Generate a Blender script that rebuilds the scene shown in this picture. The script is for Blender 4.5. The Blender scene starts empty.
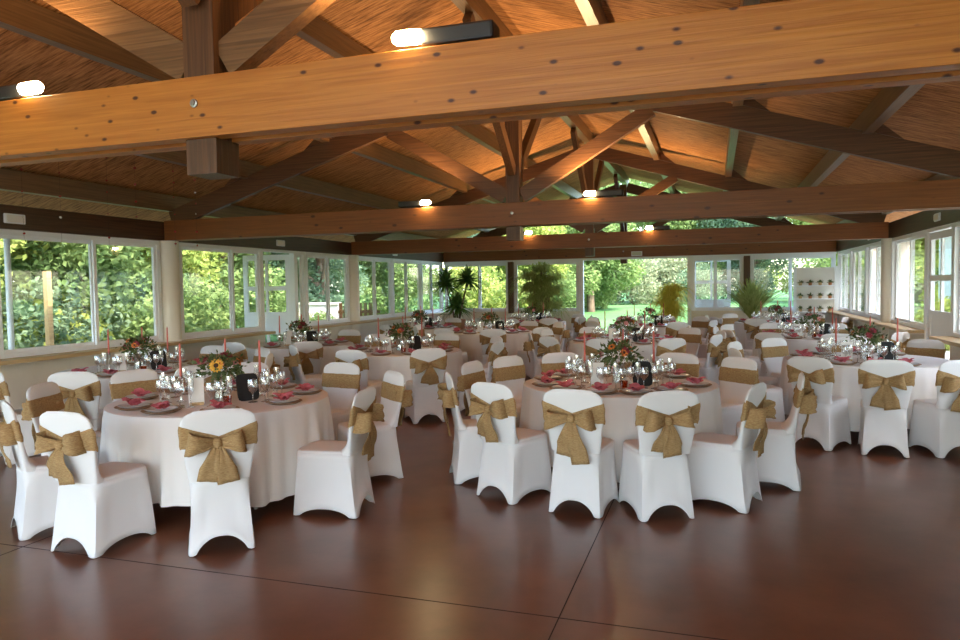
import bpy, bmesh, math, random
from mathutils import Vector, Matrix
C = bpy.context.scene.collection
SC = bpy.context.scene
PI = math.pi
R = math.radians
sin, cos = math.sin, math.cos

# ------------------------------------------------------------------ helpers
class MB:
    def __init__(s): s.v = []; s.f = []
    def add(s, vs, fs):
        b = len(s.v); s.v += [tuple(p) for p in vs]; s.f += [tuple(i + b for i in f) for f in fs]
        return s
    def box(s, x0, x1, y0, y1, z0, z1):
        return s.add([(x0,y0,z0),(x1,y0,z0),(x1,y1,z0),(x0,y1,z0),(x0,y0,z1),(x1,y0,z1),(x1,y1,z1),(x0,y1,z1)],
                     [(0,3,2,1),(4,5,6,7),(0,1,5,4),(1,2,6,5),(2,3,7,6),(3,0,4,7)])
    def bar(s, p, q, w, h, up=(0,0,1)):
        p, q = Vector(p), Vector(q); d = (q - p).normalized(); u = Vector(up)
        a = d.cross(u).normalized(); b = a.cross(d).normalized()
        a *= w/2; b *= h/2
        vs = [p-a-b, p+a-b, p+a+b, p-a+b, q-a-b, q+a-b, q+a+b, q-a+b]
        return s.add(vs, [(0,1,2,3),(7,6,5,4),(1,0,4,5),(2,1,5,6),(3,2,6,7),(0,3,7,4)])
    def grid(s, rows, closed=True):
        n = len(rows[0]); b = len(s.v)
        for r in rows: s.v += [tuple(p) for p in r]
        for i in range(len(rows) - 1):
            for j in range(n if closed else n - 1):
                k = (j + 1) % n
                s.f.append((b+i*n+j, b+i*n+k, b+(i+1)*n+k, b+(i+1)*n+j))
        return b
    def cap(s, start, n, flip=False):
        r = list(range(start, start + n)); s.f.append(tuple(r[::-1] if flip else r)); return s
    def tube(s, pts, rad, n=8):
        if not hasattr(rad, '__len__'): rad = [rad] * len(pts)
        pts = [Vector(p) for p in pts]; rows = []
        for i, p in enumerate(pts):
            d = (pts[min(i+1, len(pts)-1)] - pts[max(i-1, 0)]).normalized()
            u = Vector((0,0,1)) if abs(d.z) < .95 else Vector((1,0,0))
            a = d.cross(u).normalized(); c = d.cross(a)
            rows.append([p + rad[i] * (cos(2*PI*k/n) * a + sin(2*PI*k/n) * c) for k in range(n)])
        b = s.grid(rows); s.cap(b, n, True); s.cap(b + n*(len(rows)-1), n); return s
    def lathe(s, prof, n=16, o=(0,0,0), caps=(True, True)):
        rows = [[(o[0]+r*cos(2*PI*k/n), o[1]+r*sin(2*PI*k/n), o[2]+z) for k in range(n)] for r, z in prof]
        b = s.grid(rows)
        if caps[0]: s.cap(b, n, True)
        if caps[1]: s.cap(b + n*(len(rows)-1), n)
        return s
    def build(s, name, mat, parent=None, smooth=False, bevel=0, loc=None):
        me = bpy.data.meshes.new(name); me.from_pydata(s.v, [], s.f); me.materials.append(mat)
        if bevel:
            bm = bmesh.new(); bm.from_mesh(me)
            bmesh.ops.bevel(bm, geom=bm.edges[:], offset=bevel, segments=2, affect='EDGES', profile=.5)
            bm.to_mesh(me); bm.free()
        me.validate()
        if smooth:
            for p in me.polygons: p.use_smooth = True
            try: me.set_sharp_from_angle(angle=R(50))
            except Exception: pass
        me.update()
        return link(name, me, parent, loc)
def link(name, me, parent=None, loc=None):
    o = bpy.data.objects.new(name, me); C.objects.link(o)
    if parent: o.parent = parent
    if loc: o.location = loc
    return o
def tag(o, label, cat, group=None, kind=None):
    o['label'] = label; o['category'] = cat
    if group: o['group'] = group
    if kind: o['kind'] = kind
    return o
def empty(name, loc=(0,0,0), rz=0):
    o = bpy.data.objects.new(name, None); C.objects.link(o); o.location = loc; o.rotation_euler = (0,0,rz)
    o.empty_display_size = .1
    return o
def struct(o): o['kind'] = 'structure'; return o
def dup(o, parent=None):
    c = o.copy(); C.objects.link(c)
    if parent: c.parent = parent
    for ch in o.children[:]: dup(ch, c)
    return c
def at(o, loc, rz=0):
    o.location = loc; o.rotation_euler = (0,0,rz); return o
class Proto:
    """first request hands out the built thing itself, later ones copies"""
    def __init__(s, o): s.o = o; s.used = False
    def get(s):
        if not s.used: s.used = True; return s.o
        return dup(s.o)

# ------------------------------------------------------------------ materials
def mat(name):
    m = bpy.data.materials.new(name); m.use_nodes = True
    nt = m.node_tree; b = nt.nodes['Principled BSDF']; return m, nt, b
def nd(nt, t, **k):
    n = nt.nodes.new(t)
    for a, v in k.items(): setattr(n, a, v)
    return n
def plain(name, col, rough=.6, metal=0, var=0, scale=8, bump=0, bscale=60, spec=None):
    m, nt, b = mat(name); b.inputs['Base Color'].default_value = (*col, 1)
    b.inputs['Roughness'].default_value = rough; b.inputs['Metallic'].default_value = metal
    if spec is not None: b.inputs['Specular IOR Level'].default_value = spec
    tc = nd(nt, 'ShaderNodeTexCoord')
    if var:
        no = nd(nt, 'ShaderNodeTexNoise'); no.inputs['Scale'].default_value = scale; no.inputs['Detail'].default_value = 4
        nt.links.new(tc.outputs['Object'], no.inputs['Vector'])
        r = nd(nt, 'ShaderNodeValToRGB'); r.color_ramp.elements[0].position = .3; r.color_ramp.elements[1].position = .7
        r.color_ramp.elements[0].color = (*[c*(1-var) for c in col], 1); r.color_ramp.elements[1].color = (*[min(1, c*(1+var)) for c in col], 1)
        nt.links.new(no.outputs['Fac'], r.inputs['Fac']); nt.links.new(r.outputs['Color'], b.inputs['Base Color'])
    if bump:
        n2 = nd(nt, 'ShaderNodeTexNoise'); n2.inputs['Scale'].default_value = bscale
        nt.links.new(tc.outputs['Object'], n2.inputs['Vector'])
        bp = nd(nt, 'ShaderNodeBump'); bp.inputs['Strength'].default_value = bump; bp.inputs['Distance'].default_value = .01
        nt.links.new(n2.outputs['Fac'], bp.inputs['Height']); nt.links.new(bp.outputs['Normal'], b.inputs['Normal'])
    return m
def wood(name, c0, c1, axis='x', knots=0.0, rough=.42, grain=1.0, knotcol=(.05,.012,.006), kscale=1.0, coat=.10):
    m, nt, b = mat(name); b.inputs['Roughness'].default_value = rough; b.inputs['Coat Weight'].default_value = coat; b.inputs['Specular IOR Level'].default_value = .3 + .5*coat; b.inputs['Coat Roughness'].default_value = .30
    tc = nd(nt, 'ShaderNodeTexCoord'); mp = nd(nt, 'ShaderNodeMapping')
    sc = {'x': (.8,26,26), 'y': (26,.8,26), 'z': (26,26,.8)}[axis]
    mp.inputs['Scale'].default_value = sc
    nt.links.new(tc.outputs['Object'], mp.inputs['Vector'])
    no = nd(nt, 'ShaderNodeTexNoise'); no.inputs['Scale'].default_value = 2.2; no.inputs['Detail'].default_value = 6; no.inputs['Distortion'].default_value = .8
    nt.links.new(mp.outputs['Vector'], no.inputs['Vector'])
    r = nd(nt, 'ShaderNodeValToRGB'); r.color_ramp.elements[0].position = .32; r.color_ramp.elements[1].position = .68
    r.color_ramp.elements[0].color = (*c0, 1); r.color_ramp.elements[1].color = (*c1, 1)
    nt.links.new(no.outputs['Fac'], r.inputs['Fac'])
    out = r.outputs['Color']
    if knots:
        m2 = nd(nt, 'ShaderNodeMapping'); ks = {'x': (4,7.5,7.5), 'y': (7.5,4,7.5), 'z': (7.5,7.5,4)}[axis]
        m2.inputs['Scale'].default_value = [k*kscale for k in ks]
        nt.links.new(tc.outputs['Object'], m2.inputs['Vector'])
        vo = nd(nt, 'ShaderNodeTexVoronoi'); vo.inputs['Scale'].default_value = 1; vo.inputs['Randomness'].default_value = 1
        nt.links.new(m2.outputs['Vector'], vo.inputs['Vector'])
        kr = nd(nt, 'ShaderNodeValToRGB'); kr.color_ramp.elements[0].position = .09; kr.color_ramp.elements[1].position = .17
        kr.color_ramp.elements[0].color = (knots,)*3 + (1,); kr.color_ramp.elements[1].color = (0,0,0,1)
        nt.links.new(vo.outputs['Distance'], kr.inputs['Fac'])
        mx = nd(nt, 'ShaderNodeMixRGB'); nt.links.new(kr.outputs['Color'], mx.inputs['Fac'])
        nt.links.new(out, mx.inputs['Color1']); mx.inputs['Color2'].default_value = (*knotcol, 1)
        out = mx.outputs['Color']
    nt.links.new(out, b.inputs['Base Color'])
    bp = nd(nt, 'ShaderNodeBump'); bp.inputs['Strength'].default_value = .25; bp.inputs['Distance'].default_value = .01
    nt.links.new(no.outputs['Fac'], bp.inputs['Height']); nt.links.new(bp.outputs['Normal'], b.inputs['Normal'])
    return m
def thin_glass(name, tint=(1,1,1), boost=1.0, rough=.03, base=.0):
    m = bpy.data.materials.new(name); m.use_nodes = True; nt = m.node_tree; nt.nodes.clear()
    o = nd(nt, 'ShaderNodeOutputMaterial'); mx = nd(nt, 'ShaderNodeMixShader')
    t = nd(nt, 'ShaderNodeBsdfTransparent'); t.inputs['Color'].default_value = (*tint, 1)
    g = nd(nt, 'ShaderNodeBsdfGlossy'); g.inputs['Roughness'].default_value = rough
    fr = nd(nt, 'ShaderNodeLayerWeight')      # facing: same on both sides of the pane
    pw = nd(nt, 'ShaderNodeMath', operation='POWER'); pw.inputs[1].default_value = 4.0
    nt.links.new(fr.outputs['Facing'], pw.inputs[0])
    ma = nd(nt, 'ShaderNodeMath', operation='MULTIPLY_ADD'); ma.use_clamp = True
    ma.inputs[1].default_value = .6*boost; ma.inputs[2].default_value = base + .03
    nt.links.new(pw.outputs[0], ma.inputs[0]); nt.links.new(ma.outputs[0], mx.inputs[0])
    nt.links.new(t.outputs[0], mx.inputs[1]); nt.links.new(g.outputs[0], mx.inputs[2]); nt.links.new(mx.outputs[0], o.inputs[0])
    return m
def emit(name, col, st):
    m = bpy.data.materials.new(name); m.use_nodes = True; nt = m.node_tree; nt.nodes.clear()
    o = nd(nt, 'ShaderNodeOutputMaterial'); e = nd(nt, 'ShaderNodeEmission')
    e.inputs[0].default_value = (*col, 1); e.inputs[1].default_value = st; nt.links.new(e.outputs[0], o.inputs[0]); return m
def leaf_mat(name, c0, c1, scale=1.5, trans=.4):
    m = bpy.data.materials.new(name); m.use_nodes = True; nt = m.node_tree; nt.nodes.clear()
    o = nd(nt, 'ShaderNodeOutputMaterial'); mx = nd(nt, 'ShaderNodeMixShader'); mx.inputs[0].default_value = trans
    d = nd(nt, 'ShaderNodeBsdfDiffuse'); t = nd(nt, 'ShaderNodeBsdfTranslucent')
    tc = nd(nt, 'ShaderNodeTexCoord'); no = nd(nt, 'ShaderNodeTexNoise'); no.inputs['Scale'].default_value = scale; no.inputs['Detail'].default_value = 5
    nt.links.new(tc.outputs['Object'], no.inputs['Vector'])
    r = nd(nt, 'ShaderNodeValToRGB'); r.color_ramp.elements[0].position = .35; r.color_ramp.elements[1].position = .65
    r.color_ramp.elements[0].color = (*c0, 1); r.color_ramp.elements[1].color = (*c1, 1)
    nt.links.new(no.outputs['Fac'], r.inputs['Fac'])
    nt.links.new(r.outputs[0], d.inputs[0]); nt.links.new(r.outputs[0], t.inputs[0])
    nt.links.new(d.outputs[0], mx.inputs[1]); nt.links.new(t.outputs[0], mx.inputs[2]); nt.links.new(mx.outputs[0], o.inputs[0])
    return m

M = {}
M['cloth'] = plain('white_cloth', (.81,.785,.755), .85, bump=.05, bscale=30, spec=.2)
M['cover'] = plain('white_stretch_fabric', (.755,.745,.74), .8, bump=.03, bscale=25, spec=.25)
M['white'] = plain('white_paint', (.86,.89,.93), .4)
M['pillar'] = plain('pillar_cream', (.86,.81,.71), .6)
M['cream'] = plain('cream_wall', (.82,.76,.65), .8, var=.06, scale=2)
M['ledge'] = wood('pale_wood_ledge', (.46,.31,.15), (.62,.44,.22), 'y')
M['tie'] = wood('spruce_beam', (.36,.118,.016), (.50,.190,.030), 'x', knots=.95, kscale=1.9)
M['tie2'] = wood('spruce_beam_darker', (.17,.054,.013), (.25,.085,.021), 'x', knots=.9)  # darker tone, used from the second truss on
M['tim'] = wood('dark_timber', (.075,.031,.013), (.15,.066,.026), 'x')
M['strut'] = wood('strut_timber', (.105,.050,.019), (.20,.102,.042), 'x')
M['timy'] = wood('purlin_timber', (.095,.046,.018), (.19,.100,.042), 'y', coat=.4)
M['timz'] = wood('post_timber', (.062,.026,.011), (.13,.056,.022), 'z', knots=.6)
M['plate'] = wood('wall_plate_backlit', (.045,.020,.010), (.09,.042,.020), 'y')  # backlit shade of the wall plates is put into this dark wood colour
M['steel'] = plain('steel', (.35,.34,.33), .35, 1)
M['black'] = plain('black_metal', (.015,.015,.017), .45)
M['slate'] = plain('black_slate', (.012,.012,.013), .75)
M['paper'] = plain('paper', (.82,.80,.76), .7)
M['pane'] = thin_glass('window_glass', (.97,.985,.98), 1.0)
M['glass'] = thin_glass('table_glass', (.97,.98,.98), 2.0, .10, .30)
M['amber'] = thin_glass('amber_glass', (.75,.35,.12), 1.2, .05, .05)
M['coral'] = plain('coral_wax', (.56,.13,.10), .5)
M['wick'] = plain('wick', (.05,.04,.04), .9)
M['charger'] = plain('woven_charger', (.34,.21,.12), .6, var=.25, scale=40)
M['china'] = plain('white_china', (.74,.73,.74), .2)
M['pink'] = plain('pink_napkin', (.62,.16,.20), .85, var=.25, scale=30)
M['lens'] = emit('lamp_lens', (1,.76,.40), 130)
M['terra'] = plain('terracotta', (.42,.18,.08), .8, var=.15)
M['soil'] = plain('soil', (.04,.025,.015), .95)
M['bark'] = plain('bark', (.16,.11,.07), .9, var=.35, scale=5, bump=.6, bscale=14)
M['leafA'] = leaf_mat('leaf_mid', (.13,.21,.07), (.30,.39,.14))
M['leafB'] = leaf_mat('leaf_light', (.22,.30,.07), (.46,.50,.14))
M['leafC'] = leaf_mat('leaf_bluegreen', (.12,.20,.12), (.25,.34,.20))
M['leafD'] = leaf_mat('leaf_silver', (.24,.29,.17), (.42,.45,.28))
M['leafE'] = leaf_mat('leaf_yellow', (.66,.60,.10), (.85,.78,.20), 5, .55)
M['leafP'] = leaf_mat('pot_leaf', (.055,.12,.03), (.16,.26,.06), 6)
M['leafG'] = leaf_mat('pot_leaf_light', (.26,.32,.09), (.52,.55,.20), 6, .55)
M['leafS'] = leaf_mat('sprig_leaf', (.06,.10,.04), (.20,.24,.11), 25)
M['stem'] = plain('stem', (.16,.20,.06), .7)
M['orange'] = plain('orange_petal', (.72,.22,.035), .7, var=.2, scale=50)
M['burg'] = plain('burgundy_petal', (.20,.02,.03), .7, var=.3, scale=50)
M['rose'] = plain('dusky_pink_petal', (.62,.25,.24), .7, var=.2, scale=50)
M['gold'] = plain('gold_petal', (.72,.40,.05), .7, var=.2, scale=50)
M['seed'] = plain('seed_head', (.06,.03,.015), .9)
M['redpetal'] = plain('red_petal', (.35,.03,.03), .7)
M['whitepetal'] = plain('white_petal', (.78,.74,.70), .7)
M['roof'] = plain('roof_tile', (.35,.16,.09), .8, var=.2)

# burlap: fine weave
def burlap():
    m, nt, b = mat('burlap'); b.inputs['Roughness'].default_value = .9; b.inputs['Specular IOR Level'].default_value = .15
    tc = nd(nt, 'ShaderNodeTexCoord'); no = nd(nt, 'ShaderNodeTexNoise'); no.inputs['Scale'].default_value = 55; no.inputs['Detail'].default_value = 5
    mp = nd(nt, 'ShaderNodeMapping'); mp.inputs['Scale'].default_value = (1,1,5)
    nt.links.new(tc.outputs['Object'], mp.inputs['Vector']); nt.links.new(mp.outputs['Vector'], no.inputs['Vector'])
    r = nd(nt, 'ShaderNodeValToRGB'); r.color_ramp.elements[0].position = .3; r.color_ramp.elements[1].position = .7
    r.color_ramp.elements[0].color = (.26,.155,.065,1); r.color_ramp.elements[1].color = (.46,.305,.145,1)
    nt.links.new(no.outputs['Fac'], r.inputs['Fac']); nt.links.new(r.outputs[0], b.inputs['Base Color'])
    bp = nd(nt, 'ShaderNodeBump'); bp.inputs['Strength'].default_value = .3; bp.inputs['Distance'].default_value = .004
    nt.links.new(no.outputs['Fac'], bp.inputs['Height']); nt.links.new(bp.outputs['Normal'], b.inputs['Normal'])
    return m
M['burlap'] = burlap()
# reed matting: stalks run from the eaves to the ridge (x), so colour changes fast along y
def reed():
    m, nt, b = mat('reed_matting'); b.inputs['Roughness'].default_value = .75; b.inputs['Specular IOR Level'].default_value = .2
    tc = nd(nt, 'ShaderNodeTexCoord'); mp = nd(nt, 'ShaderNodeMapping'); mp.inputs['Scale'].default_value = (4.5,46,1)
    nt.links.new(tc.outputs['Object'], mp.inputs['Vector'])
    no = nd(nt, 'ShaderNodeTexNoise'); no.inputs['Scale'].default_value = 1; no.inputs['Detail'].default_value = 5; no.inputs['Roughness'].default_value = .65
    nt.links.new(mp.outputs['Vector'], no.inputs['Vector'])
    r = nd(nt, 'ShaderNodeValToRGB'); e = r.color_ramp.elements
    e[0].position = .34; e[1].position = .66; e[0].color = (.15,.060,.022,1); e[1].color = (.62,.30,.115,1)
    k = r.color_ramp.elements.new(.5); k.color = (.44,.195,.07,1)
    nt.links.new(no.outputs['Fac'], r.inputs['Fac']); nt.links.new(r.outputs[0], b.inputs['Base Color'])
    bp = nd(nt, 'ShaderNodeBump'); bp.inputs['Strength'].default_value = .5; bp.inputs['Distance'].default_value = .02
    nt.links.new(no.outputs['Fac'], bp.inputs['Height']); nt.links.new(bp.outputs['Normal'], b.inputs['Normal'])
    return m
M['reed'] = reed()
def floor_mat():
    m, nt, b = mat('stained_concrete')
    tc = nd(nt, 'ShaderNodeTexCoord')
    n1 = nd(nt, 'ShaderNodeTexNoise'); n1.inputs['Scale'].default_value = 1.5; n1.inputs['Detail'].default_value = 8; n1.inputs['Roughness'].default_value = .62
    nt.links.new(tc.outputs['Object'], n1.inputs['Vector'])
    r = nd(nt, 'ShaderNodeValToRGB'); e = r.color_ramp.elements
    e[0].position = .3; e[1].position = .72; e[0].color = (.105,.036,.017,1); e[1].color = (.235,.088,.044,1)
    nt.links.new(n1.outputs['Fac'], r.inputs['Fac']); nt.links.new(r.outputs[0], b.inputs['Base Color'])
    n2 = nd(nt, 'ShaderNodeTexNoise'); n2.inputs['Scale'].default_value = 2; n2.inputs['Detail'].default_value = 3
    nt.links.new(tc.outputs['Object'], n2.inputs['Vector'])
    mr = nd(nt, 'ShaderNodeMapRange'); mr.inputs['From Min'].default_value = .3; mr.inputs['From Max'].default_value = .7
    mr.inputs['To Min'].default_value = .277; mr.inputs['To Max'].default_value = .292
    nt.links.new(n2.outputs['Fac'], mr.inputs['Value']); nt.links.new(mr.outputs[0], b.inputs['Roughness'])
    b.inputs['Specular IOR Level'].default_value = .75
    return m
M['floor'] = floor_mat()
M['joint'] = plain('joint', (.03,.012,.008), .8)
M['paving'] = plain('terrace_paving', (.30,.29,.28), .85, var=.12, scale=3)
def lawn_mat():
    m, nt, b = mat('lawn'); b.inputs['Roughness'].default_value = .95; b.inputs['Specular IOR Level'].default_value = .05
    tc = nd(nt, 'ShaderNodeTexCoord'); n1 = nd(nt, 'ShaderNodeTexNoise'); n1.inputs['Scale'].default_value = .35; n1.inputs['Detail'].default_value = 10
    nt.links.new(tc.outputs['Object'], n1.inputs['Vector'])
    r = nd(nt, 'ShaderNodeValToRGB'); e = r.color_ramp.elements; e[0].position = .35; e[1].position = .65
    e[0].color = (.065,.165,.055,1); e[1].color = (.11,.225,.085,1)
    nt.links.new(n1.outputs['Fac'], r.inputs['Fac']); nt.links.new(r.outputs[0], b.inputs['Base Color']); return m
M['lawn'] = lawn_mat()

# ------------------------------------------------------------------ camera
cam = bpy.data.cameras.new('camera'); co = bpy.data.objects.new('camera', cam); C.objects.link(co)
cam.sensor_width = 36; cam.lens = 714/960*36; cam.clip_start = .05; cam.clip_end = 400
co.location = (0,0,1.62)
co.rotation_euler = (Matrix.Rotation(R(18.2),3,'Z') @ Matrix.Rotation(R(90-2.7),3,'X') @ Matrix.Rotation(R(-.86),3,'Z')).to_euler()
SC.camera = co

# ------------------------------------------------------------------ room constants
XL, XR, YF, YB = -7.5, 2.9, 19.4, -4.0
XC = (XL + XR)/2
SILL, HEAD = .90, 2.30
TRUSS = [-2.56, 2.91, 8.4, 13.9, 19.4]
def zlow(x): return 2.68 + .31*(4.51 - abs(x - XC))     # underside of the rafters
RH = .25                                                 # rafter depth
def zdeck(x): return zlow(x) + RH/.955 + .23
# ---- floor
o = struct(MB().box(XL-.25, XR+.25, YB, YF+.25, -.12, 0).build('floor', M['floor']))
for i, (a, b_) in enumerate([((XL,3.35),(XR,3.35)), ((-.72,YB),(-.72,YF)), ((XL,9.0),(XR,9.0)), ((-4.2,YB),(-4.2,YF))]):
    mb = MB()
    if a[1] == b_[1]: mb.box(a[0], b_[0], a[1]-.003, a[1]+.003, -.02, .0012)
    else: mb.box(a[0]-.003, a[0]+.003, a[1], b_[1], -.02, .0012)
    j = mb.build('trim_%d' % (i+1), M['joint']); struct(j)
# ---- ceiling deck (two slopes of reed matting)
mb = MB(); t = .06
for sgn in (-1, 1):
    xe = XC + sgn*(5.2+1.25)
    a0, a1 = (XC, zdeck(XC)), (xe, zdeck(xe))
    vs = []
    for (x, z) in (a0, a1):
        for y in (YB-.6, YF+.9):
            vs += [(x,y,z), (x,y,z+t)]
    mb.add(vs, [(0,2,6,4), (1,5,7,3), (0,4,5,1), (2,3,7,6), (4,6,7,5), (0,1,3,2)])
struct(mb.build('ceiling', M['reed']))
# ---- purlins
px_ = [XC + s*1.27*k for k in (1,2,3,4) for s in (-1,1)] + [XC]
for x in px_:
    zt = zdeck(x) - .004; zt = zt - (.02 if x == XC else .016)
    w = .105 if x != XC else .13
    p = MB().box(-w/2, w/2, YB-.4, YF+.75, -.225, 0).build('roof_purlin', M['timy'], loc=(x,0,zt))
    side = 'left' if x < XC - .1 else 'right' if x > XC + .1 else 'ridge'
    n = round(abs(x-XC)/1.27)
    lab = 'timber ridge purlin running the length of the roof' if n == 0 else 'timber purlin under the %s roof slope, %s from the ridge' % (side, ['first','second','third','fourth'][n-1])
    tag(p, lab, 'beam', 'purlins under the reed ceiling', 'structure')
# ---- wall plates
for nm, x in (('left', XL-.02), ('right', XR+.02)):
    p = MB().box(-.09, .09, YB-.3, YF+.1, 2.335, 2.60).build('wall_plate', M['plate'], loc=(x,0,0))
    tag(p, 'backlit timber beam along the top of the %s windows' % nm, 'beam', None, 'structure')
p = MB().box(XL+.07, XR-.07, -.09, .09, 2.28, 2.335).build('trim_7', M['white'], loc=(0,YF,0)); struct(p)
# ---- trusses
def truss(y, idx):
    nm = ['behind the camera', 'nearest the camera', 'second from the camera', 'third from the camera', 'at the far gable'][idx]
    t = empty('roof_truss', (XC, y, 0)); tag(t, 'timber roof truss %s, king post over doubled tie beam' % nm, 'roof truss', 'timber roof trusses', 'structure')
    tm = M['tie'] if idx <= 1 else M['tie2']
    z0, z1 = 2.335, 2.615
    for s in (-1, 1):
        MB().box(-5.12, 5.12, s*.0775-.0425, s*.0775+.0425, z0, z1).build('tie_beam', tm, t, bevel=.004)
    MB().box(-4.3, 4.3, -.034, .034, z0+.06, z1-.02).build('packing_board', tm, t)
    zr = zlow(XC)
    kp = MB(); kp.box(-.083, .083, -.0345, .0345, z0, z1); kp.box(-.085, .085, -.0845, .0845, z1-.001, zr+.18); kp.box(-.085, .085, -.0845, .0845, 2.17, z0-.001)
    kp.build('king_post', M['timz'], t)
    for s in (-1, 1):
        mb = MB(); c = Vector((0, 0, RH/2/.955))
        mb.bar(Vector((s*.09, 0, zlow(XC+.09))) + c, Vector((s*5.07, 0, zlow(XC+5.07))) + c, .067, RH)
        mb.build('rafter', M['tim'], t)
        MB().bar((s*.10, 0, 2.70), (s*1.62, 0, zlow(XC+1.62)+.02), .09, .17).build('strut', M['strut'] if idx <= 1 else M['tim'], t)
        for k in (1,2,3):
            x = s*1.27*k; zz = zlow(XC+x) + RH/.955
            MB().add([(x+s*.055,-.04,zz-.01),(x+s*.33,-.04,zz-.01-.31*.3),(x+s*.055,-.04,zz+.14),(x+s*.055,.04,zz-.01),(x+s*.33,.04,zz-.01-.31*.3),(x+s*.055,.04,zz+.14)],
                     [(0,1,2),(5,4,3),(0,3,4,1),(1,4,5,2),(2,5,3,0)]).build('cleat', M['tim'], t)
    for s in (-1, 1):
        if idx == 0 or (idx == 4 and s > 0): continue
        MB().bar((0, s*.09, 2.98), (0, s*1.65, zdeck(XC)-.30), .085, .13).build('ridge_brace', M['timz'], t)
    for (x, z) in ((0, 2.49),):
        MB().lathe([(.0,0),(.020,0),(.020,.008),(.012,.010),(.012,.016),(.0,.016)], 12).build('bolt', M['steel'], t, loc=(x, -.121, z)).rotation_euler = (PI/2,0,0)
    return t
for i, y in enumerate(TRUSS): truss(y, i)

# ------------------------------------------------------------------ walls
def low_wall(name, x0, x1, y0, y1, top=SILL):
    struct(MB().box(x0, x1, y0, y1, 0, top).build(name, M['cream']))
# left wall: low wall with a gap for the door (10.62..11.62); right wall gap 10.45..11.6
WN = [0]; TN = [10]
def trimn(): TN[0] += 1; return 'trim_%d' % TN[0]
low_wall('wall_left', XL-.12, XL+.06, YB, 10.62); low_wall('wall_left_far', XL-.12, XL+.06, 11.62, YF-.05)
low_wall('wall_right', XR-.06, XR+.12, YB, 10.45); low_wall('wall_right_far', XR-.06, XR+.12, 11.6, YF-.05)
low_wall('wall_far_left', XL-.12, -3.45, YF-.05, YF+.1); low_wall('wall_far_right', -.6, XR+.12, YF-.05, YF+.1)
for (x0, x1, y0, y1) in ((XL-.02, XL+.30, YB, 10.6), (XL-.02, XL+.30, 11.64, YF-.1), (XR-.30, XR+.02, YB, 10.43), (XR-.30, XR+.02, 11.62, YF-.1)):
    struct(MB().box(x0, x1, y0, y1, SILL-.045, SILL).build(trimn(), M['ledge'], bevel=.006))
def window_y(x, y0, y1, splits, z0=SILL, z1=HEAD+.03, sash=True, inside=1):
    """window in a side wall: frame, two sliding sashes, a pane each"""
    WN[0] += 1; w = struct(empty('window_%d' % WN[0], (x, y0, 0)))
    L = y1 - y0; f = MB()
    f.box(-.05,.05,0,L,z0,z0+.05); f.box(-.05,.05,0,L,z1-.06,z1); f.box(-.05,.05,0,.06,z0+.05,z1-.06); f.box(-.05,.05,L-.06,L,z0+.05,z1-.06)
    f.build('window_frame', M['white'], w)
    ys = [.06] + [s - y0 for s in splits] + [L-.06]
    for i in range(len(ys)-1):
        a, b_ = ys[i], ys[i+1]; dx = .018 if i % 2 else -.018; st = .045
        if i > 0: a -= .03
        s = MB(); s.box(dx-.014,dx+.014,a,a+st,z0+.05,z1-.06); s.box(dx-.014,dx+.014,b_-st,b_,z0+.05,z1-.06)
        s.box(dx-.014,dx+.014,a+st,b_-st,z0+.05,z0+.09); s.box(dx-.014,dx+.014,a+st,b_-st,z1-.10,z1-.06)
        so = s.build('sash_frame', M['white'], w)
        MB().box(dx-.003,dx+.003,a+st-.004,b_-st+.004,z0+.086,z1-.096).build('pane', M['pane'], so)
    return w
def window_x(y, x0, x1, splits, z0=SILL, z1=HEAD-.02):
    WN[0] += 1; w = struct(empty('window_%d' % WN[0], (x0, y, 0)))
    L = x1 - x0; f = MB()
    f.box(0,L,-.05,.05,z0,z0+.05); f.box(0,L,-.05,.05,z1-.05,z1); f.box(0,.055,-.05,.05,z0+.05,z1-.05); f.box(L-.055,L,-.05,.05,z0+.05,z1-.05)
    f.build('window_frame', M['white'], w)
    xs = [.055] + [s - x0 for s in splits] + [L-.055]
    for i in range(len(xs)-1):
        a, b_ = xs[i], xs[i+1]; dy = .018 if i % 2 else -.018; st = .04
        s = MB(); s.box(a,a+st,dy-.014,dy+.014,z0+.05,z1-.05); s.box(b_-st,b_,dy-.014,dy+.014,z0+.05,z1-.05)
        s.box(a+st,b_-st,dy-.014,dy+.014,z0+.05,z0+.09); s.box(a+st,b_-st,dy-.014,dy+.014,z1-.09,z1-.05)
        so = s.build('sash_frame', M['white'], w)
        MB().box(a+st-.004,b_-st+.004,dy-.003,dy+.003,z0+.086,z1-.086).build('pane', M['pane'], so)
    return w
# left side windows
window_y(XL, YB+.1, -2.75, []); window_y(XL, -2.4, .05, [-1.2]); window_y(XL, .1, 2.75, [1.4]); window_y(XL, 3.1, 5.72, [4.4]); window_y(XL, 5.76, 8.22, [7.12])
window_y(XL, 8.60, 10.60, [9.85]); window_y(XL, 11.66, 12.0, []); window_y(XL, 12.02, 13.72, [12.9])
window_y(XL, 14.1, 15.9, [15.0]); window_y(XL, 15.92, 17.7, [16.8]); window_y(XL, 17.72, 19.3, [18.5])
# right side
struct(MB().box(XR-.05, XR+.12, YB, 5.68, SILL, 2.335).build('wall_right_blocker', M['cream'])); window_y(XR, 5.74, 8.22, [7.1])  # near stretch is out of view, made solid to hold back daylight
window_y(XR, 8.60, 10.42, [9.5]); window_y(XR, 11.64, 13.72, [12.6]); window_y(XR, 14.1, 15.9, [15.0]); window_y(XR, 15.92, 17.6, [16.8]); window_y(XR, 17.62, 19.3, [18.4])
# far wall
window_x(YF, XL+.08, -5.5, [-6.37]); window_x(YF, -5.34, -3.5, [-4.47]); window_x(YF, -.58, .70, [.02]); window_x(YF, .86, XR-.08, [1.8])
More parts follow.
